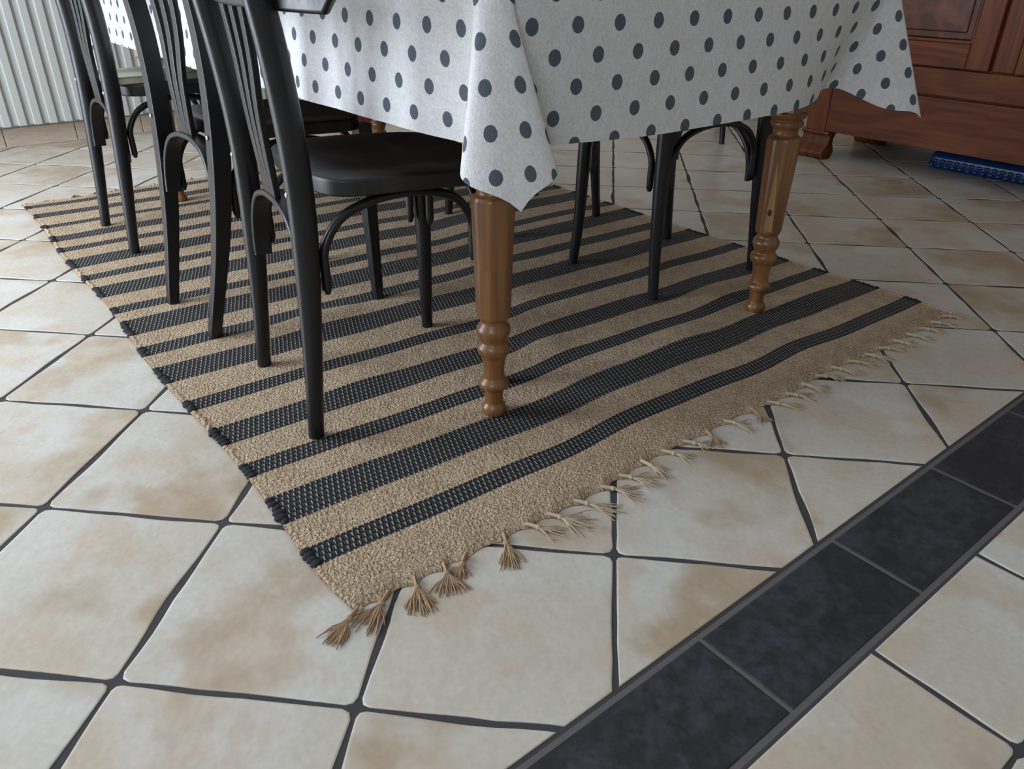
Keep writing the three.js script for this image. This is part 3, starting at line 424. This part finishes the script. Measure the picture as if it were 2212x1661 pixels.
// ---------------------------------------------------------------- rug body (after the feet are known)
{
  const rug = thing('striped_rug', 'flat-woven jute rug with black stripes and knotted tassels under the table', 'rug');
  const dark = [[-1.91, -1.868], [-1.783, -1.728], [-1.629, -1.592], [-1.49, -1.427], [-1.353, -1.306], [-1.224, -1.137], [-1.061, -1.014], [-0.948, -0.857], [-0.774, -0.726], [-0.671, -0.574], [-0.498, -0.442], [-0.372, -0.285], [-0.19, -0.144], [-0.058, 0.014], [0.093, 0.140], [0.212, 0.292], [0.364, 0.410]];
  const put = [[0.287, -0.045, 0.022, 0.055], [0.335, -0.055, 0.035, 0.062], [0.385, -0.024, 0.06, 0.058], [0.435, -0.02, 0.05, 0.05], [0.468, -0.035, 0.03, 0.036], [0.545, -0.03, 0.06, 0.06], [0.598, 0.03, 0.055, 0.06], [0.642, 0.03, 0.05, 0.065], [0.70, 0.035, 0.05, 0.07], [0.762, 0.04, 0.05, 0.06], [0.81, 0.04, 0.05, 0.065], [0.868, 0.01, 0.05, 0.05], [0.926, 0.03, 0.05, 0.05], [0.982, 0.03, 0.04, 0.045], [1.036, -0.02, 0.05, 0.045], [1.10, 0.03, 0.05, 0.05], [1.172, -0.01, 0.05, 0.045], [1.23, 0.04, 0.05, 0.06], [1.29, 0.04, 0.045, 0.05], [1.35, 0.02, 0.05, 0.05], [1.41, 0.045, 0.04, 0.05], [1.47, 0.03, 0.05, 0.06], [1.53, 0.04, 0.04, 0.05], [1.59, 0.03, 0.05, 0.05], [1.65, 0.05, 0.04, 0.05], [1.71, 0.03, 0.05, 0.045], [1.77, 0.03, 0.05, 0.05], [1.83, 0.04, 0.04, 0.05], [1.89, 0.03, 0.04, 0.05], [1.95, 0.04, 0.03, 0.05]];
  const scallop = (x) => { let k = 0; while (k < put.length - 2 && x > put[k + 1][0]) k++; const f = clamp((x - put[k][0]) / (put[k + 1][0] - put[k][0]), 0, 1); return -0.011 * Math.sin(Math.PI * f) ** 0.8; };
  const bands = []; let z = RUG.z0; for (const [a, b] of dark) { bands.push([z, a, false], [a, b, true]); z = b; } bands.push([z, RUG.z1, false]);
  const edge = (zz) => [RUG.x0 + 0.006 * Math.sin(zz * 7 + 1) + (zz > 0.45 ? (zz - 0.45) * 0.12 : 0), RUG.x1 + 0.006 * Math.sin(zz * 5)];
  const bead = new THREE.SphereGeometry(1, 10, 7), q = rng(5);
  for (const [a, b, d] of bands) {
    const nz = Math.max(3, Math.ceil((b - a) / 0.012)), nx = 190, P = [], U = [];
    for (let i = 0; i <= nx; i++) { const col = [], uc = []; for (let j = 0; j <= nz; j++) { const z0 = a + (b - a) * j / nz, [e0, e1] = edge(z0), x = e0 + (e1 - e0) * i / nx, last = smooth(0.46, RUG.z1, z0), zz = z0 + sway(x, z0) + last * scallop(x); col.push(V(x, z0 > RUG.z1 - 0.001 || z0 < RUG.z0 + 0.001 ? 0.0012 : rugHeight(x, zz), zz)); uc.push([x, z0]); } P.push(col); U.push(uc); }
    mesh(d ? 'black_stripe' : 'jute_band', gridGeometry(P, U, false, true), d ? M.rugDark : M.rugJute, rug);
    const step = d ? 0.0125 : 0.0088, cnt = Math.max(1, Math.round((b - a) / step));   // turned weft at both edges
    for (const s of [0, 1]) {
      const loops = []; for (let k = 0; k < cnt; k++) { const z0 = a + (b - a) * (k + 0.5) / cnt, x = edge(z0)[s], r = d ? 0.0084 : 0.0046; loops.push(bead.clone().scale((d ? 0.0095 : 0.0048) * (0.7 + 0.6 * q()), r * (d ? 0.62 : 0.7), r * (0.85 + 0.25 * q())).rotateY((q() - 0.5) * 0.9).translate(x + (s ? -0.008 : 0.008) + (q() - 0.5) * (d ? 0.004 : 0.006), 0.0060, z0 + sway(x, z0))); }
      mesh('selvedge', merged(loops), d ? M.darkYarn : M.selvedge, rug);
    }
  }
  const tassel = (x, z, dx, dz, len, spread, mat, n, seed) => {
    const r = rng(seed), l0 = Math.hypot(dx, dz), ux = dx / l0, uz = dz / l0, parts = [];
    parts.push(bead.clone().scale(n > 20 ? 0.0055 : 0.0045, 0.0044, n > 20 ? 0.0062 : 0.005).translate(x + ux * 0.010, 0.0058, z + uz * 0.010));
    parts.push(sweep([V(x - ux * 0.012, 0.0065, z - uz * 0.012), V(x, 0.0065, z), V(x + ux * 0.014, 0.006, z + uz * 0.014)], 5, () => oval(0.0036, 0.0032, 7), V(0, 1, 0)));
    for (let k = 0; k < n; k++) { const a = (r() - 0.5) * spread, c = Math.cos(a), s = Math.sin(a), vx = ux * c - uz * s, vz = ux * s + uz * c, L = len * (0.7 + 0.4 * r()), bend = (r() - 0.5) * 0.012; const w = n > 20 ? 0.0019 : 0.0014;
      parts.push(sweep([V(x + ux * 0.010, 0.0062, z + uz * 0.010), V(x + vx * L * 0.4 + ux * 0.006, 0.0042 + 0.002 * r(), z + vz * L * 0.4 + uz * 0.006), V(x + vx * L * 0.75 - vz * bend, 0.0026 + 0.002 * r(), z + vz * L * 0.75 + vx * bend), V(x + vx * L - vz * bend * 1.6, 0.0016, z + vz * L + vx * bend * 1.6)], 6, (u) => oval(w * (1 - 0.7 * u) + 0.0002, w * (1 - 0.7 * u) + 0.0002, 5), V(0, 1, 0))); }
    mesh('tassel', merged(parts), mat, rug);
  };
  put.forEach(([x, dx, dz, L], k) => tassel(x, RUG.z1 + sway(x, RUG.z1) - 0.002, dx, dz, L, 0.6 + (k % 4) * 0.16, (k < 6 || k === 14 || k === 16) ? M.juteYarn : M.paleYarn, (k < 6 ? 40 : 18), 900 + k));
  for (let k = 0; k < 24; k++) tassel(0.31 + k * 0.0715, RUG.z0 + 0.002, (R0() - 0.5) * 0.04, -0.03, 0.03, 1.4, M.juteYarn, 12, 1200 + k);
}

// ---------------------------------------------------------------- books on the chair by the radiator, red box beyond
function book(x, y, z, w, h, d, turn, cover, label) {
  const t = thing('book', label, 'book', [x, y, z], turn, 'books on the chair seat');
  mesh('cover', merged([box(w, 0.0025, d, 0, 0.00125, 0, 0.001), box(w, 0.0025, d, 0, h - 0.00125, 0, 0.001), box(0.003, h, d, -w / 2 + 0.0015, h / 2, 0, 0.001)]), cover, t);
  mesh('pages', box(w - 0.007, h - 0.005, d - 0.006, 0.0005, h / 2, 0), M.paper, t); return t;
}
book(0.655, 0.4742, -1.30, 0.30, 0.020, 0.21, 0.05, M.sage, 'sage green book lying on the chair seat, under the cream book');
book(0.725, 0.4943, -1.30, 0.15, 0.014, 0.20, -0.08, M.cream, 'cream book on top of the sage green book on the chair');
{
  const t = thing('storage_box', 'small red open box on the tiles beyond the table', 'box', [1.985, 0, -2.62], 0.3);
  mesh('wall_panel', merged([box(0.2, 0.11, 0.006, 0, 0.055, 0.073, 0.002), box(0.2, 0.11, 0.006, 0, 0.055, -0.073, 0.002), box(0.006, 0.11, 0.14, 0.097, 0.055, 0, 0.002), box(0.006, 0.11, 0.14, -0.097, 0.055, 0, 0.002)]), M.red, t);
  mesh('bottom', box(0.19, 0.005, 0.14, 0, 0.004, 0), M.red, t);
  mesh('rim', merged([box(0.212, 0.008, 0.012, 0, 0.112, 0.076, 0.003), box(0.212, 0.008, 0.012, 0, 0.112, -0.076, 0.003), box(0.012, 0.008, 0.15, 0.1, 0.112, 0, 0.003), box(0.012, 0.008, 0.15, -0.1, 0.112, 0, 0.003)]), M.red, t);
}

// ---------------------------------------------------------------- radiator on the back wall
{
  const t = thing('radiator', 'white fluted panel radiator on the wall above the tiled skirting', 'radiator', [0, 0, 0]);
  const x0 = -0.17, x1 = 1.70, y0 = 0.105, y1 = 0.84, zf = -2.955;
  mesh('back_panel', box(x1 - x0, y1 - y0 - 0.004, 0.05, (x0 + x1) / 2, (y0 + y1) / 2, zf - 0.036, 0.006), M.radiator, t);
  for (let k = 0; x0 + 0.02 + k * 0.0632 < x1 - 0.02; k++) mesh('fin', box(0.036, y1 - y0, 0.020, x0 + 0.02 + k * 0.0632, (y0 + y1) / 2, zf - 0.010, 0.005), M.radiator, t);
  mesh('top_grille', box(x1 - x0, 0.012, 0.085, (x0 + x1) / 2, y1 + 0.004, zf - 0.035, 0.004), M.radiator, t);
  for (const x of [x0 + 0.2, x1 - 0.2]) mesh('bracket', box(0.04, 0.2, 0.046, x, 0.5, zf - 0.089), M.radiator, t);
}

// ---------------------------------------------------------------- wooden cabinet on the right
{
  const X = 3.30, Z0 = -0.755, Z1 = 0.755, D = 0.54, t = thing('wooden_cabinet', 'reddish brown wooden cabinet with panelled doors and scrolled bracket feet', 'cabinet', [0, 0, 0]);
  const P = (name, x0, x1, y0, y1, z0, z1, mat, r = 0.003, parent = t) => mesh(name, uvBox(box(x1 - x0, y1 - y0, z1 - z0, (x0 + x1) / 2, (y0 + y1) / 2, (z0 + z1) / 2, r)), mat, parent);
  function uvBox(g) { g = plain(g); const p = g.attributes.position, n = g.attributes.normal, u = g.attributes.uv; for (let i = 0; i < p.count; i++) { const ax = Math.abs(n.getX(i)), ay = Math.abs(n.getY(i)); if (ax > 0.5) u.setXY(i, p.getZ(i), p.getY(i)); else if (ay > 0.5) u.setXY(i, p.getX(i), p.getZ(i)); else u.setXY(i, p.getX(i), p.getY(i)); } return g; }
  P('carcass', X + 0.02, X + D, 0.12, 1.92, Z0 + 0.01, Z1 - 0.01, M.cabinet);
  P('base_rail', X, X + 0.03, 0.120, 0.317, Z0 + 0.098, Z1 - 0.098, M.cabinetAcross);
  P('base_moulding', X - 0.003, X + 0.03, 0.324, 0.424, Z0 + 0.098, Z1 - 0.098, M.cabinetAcross, 0.005);
  P('top_rail', X, X + 0.03, 1.78, 1.92, Z0 + 0.098, Z1 - 0.098, M.cabinetAcross);
  for (const s of [-1, 1]) P('corner_post', X - 0.004, X + 0.045, 0.116, 1.92, s > 0 ? Z1 - 0.098 : Z0, s > 0 ? Z1 : Z0 + 0.098, M.cabinet, 0.006);
  P('centre_post', X + 0.010, X + 0.03, 0.427, 1.78, -0.04, 0.04, M.cabinet, 0.006);
  P('cornice', X - 0.05, X + D + 0.01, 1.92, 2.0, Z0 - 0.05, Z1 + 0.05, M.cabinetAcross, 0.015);
  for (const s of [-1, 1]) {
    const a = s < 0 ? -0.654 : 0.046, b = s < 0 ? -0.046 : 0.654, w = 0.085, y0 = 0.429, y1 = 1.776;
    const door = new THREE.Group(); door.name = 'door'; t.add(door);
    P('stile', X - 0.008, X + 0.02, y0, y1, a, a + w, M.cabinet, 0.005, door); P('stile', X - 0.008, X + 0.02, y0, y1, b - w, b, M.cabinet, 0.005, door);
    P('rail', X - 0.008, X + 0.02, y0, y0 + 0.095, a + w, b - w, M.cabinetAcross, 0.005, door); P('rail', X - 0.008, X + 0.02, y1 - 0.095, y1, a + w, b - w, M.cabinetAcross, 0.005, door);
    P('panel', X + 0.004, X + 0.02, y0 + 0.10, y1 - 0.10, a + w + 0.004, b - w - 0.004, M.burl, 0.006, door);
    P('raised_field', X - 0.003, X + 0.01, y0 + 0.125, y1 - 0.125, a + w + 0.028, b - w - 0.028, M.burl, 0.008, door);
    const bead = [], c0 = a + w - 0.002, c1 = b - w + 0.002, r0 = y0 + 0.093, r1 = y1 - 0.093;
    for (const [p, qv] of [[[c0, r0], [c1, r0]], [[c1, r0], [c1, r1]], [[c1, r1], [c0, r1]], [[c0, r1], [c0, r0]]]) bead.push(sweep(new THREE.LineCurve3(V(X - 0.004, p[1], p[0]), V(X - 0.004, qv[1], qv[0])), 2, () => oval(0.008, 0.008, 10), V(1, 0, 0)));
    mesh('moulding', merged(bead), M.cabinet, door);
    mesh('knob', lathe([[0.001, 0], [0.014, 0], [0.012, 0.004], [0.006, 0.008], [0.006, 0.014], [0.014, 0.02], [0.016, 0.027], [0.011, 0.033], [0.001, 0.035]], 20).rotateZ(Math.PI / 2).translate(X - 0.008, 1.1, s < 0 ? b - 0.04 : a + 0.04), M.cabinet, door);
  }
  // ogee bracket feet: profile in (x, y), extruded across
  const prof = [[0.0, 0.1165], [-0.010, 0.1165], [-0.012, 0.112], [-0.010, 0.1085], [0.004, 0.104], [0.006, 0.096], [0.004, 0.080], [-0.006, 0.062], [-0.022, 0.046], [-0.034, 0.034], [-0.037, 0.024], [-0.031, 0.012], [-0.018, 0.003], [-0.006, 0.0], [0.030, 0.0], [0.045, 0.012], [0.052, 0.028], [0.046, 0.046], [0.036, 0.062], [0.034, 0.085], [0.050, 0.108], [0.056, 0.1165]];
  const footGeo = (w) => { const s = new THREE.Shape(prof.map(([x, y]) => new THREE.Vector2(x, y))); return uvBox(new THREE.ExtrudeGeometry(s, { depth: w, bevelEnabled: true, bevelSize: 0.003, bevelThickness: 0.003, bevelSegments: 2, curveSegments: 4 })); };
  for (const [x, z, flip] of [[X, Z0 - 0.006, 0], [X, Z1 - 0.124, 0], [X + D - 0.02, Z0 - 0.006, 1], [X + D - 0.02, Z1 - 0.124, 1]]) { const g = footGeo(0.13); if (flip) g.rotateY(Math.PI).translate(0, 0, 0.13); const f = mesh('bracket_foot', g, M.cabinet, t); f.position.set(x, 0, z); }
}
{ // blue bubbled plastic roll pushed under the cabinet
  const t = thing('blue_plastic_roll', 'blue bubbled plastic mat folded flat under the wooden cabinet', 'mat', [3.60, 0, 0]);
  mesh('mat', box(0.18, 0.075, 0.80, 0, 0.0375, 0.13, 0.03), M.bluePlastic, t);
  const b = [], s = new THREE.SphereGeometry(0.013, 12, 8); for (let k = 0; k < 26; k++) for (let r = 0; r < 3; r++) b.push(s.clone().scale(0.55, 0.8, 0.9).translate(-0.088 + (r === 2 ? 0.012 : 0), 0.018 + r * 0.020, -0.25 + k * 0.0305 + (r % 2) * 0.015));
  mesh('bubbles', merged(b), M.bluePlastic, t);
}

scene.traverse((o) => { if (o.isMesh) { o.castShadow = true; o.receiveShadow = true; } });
renderer.render(scene, camera);
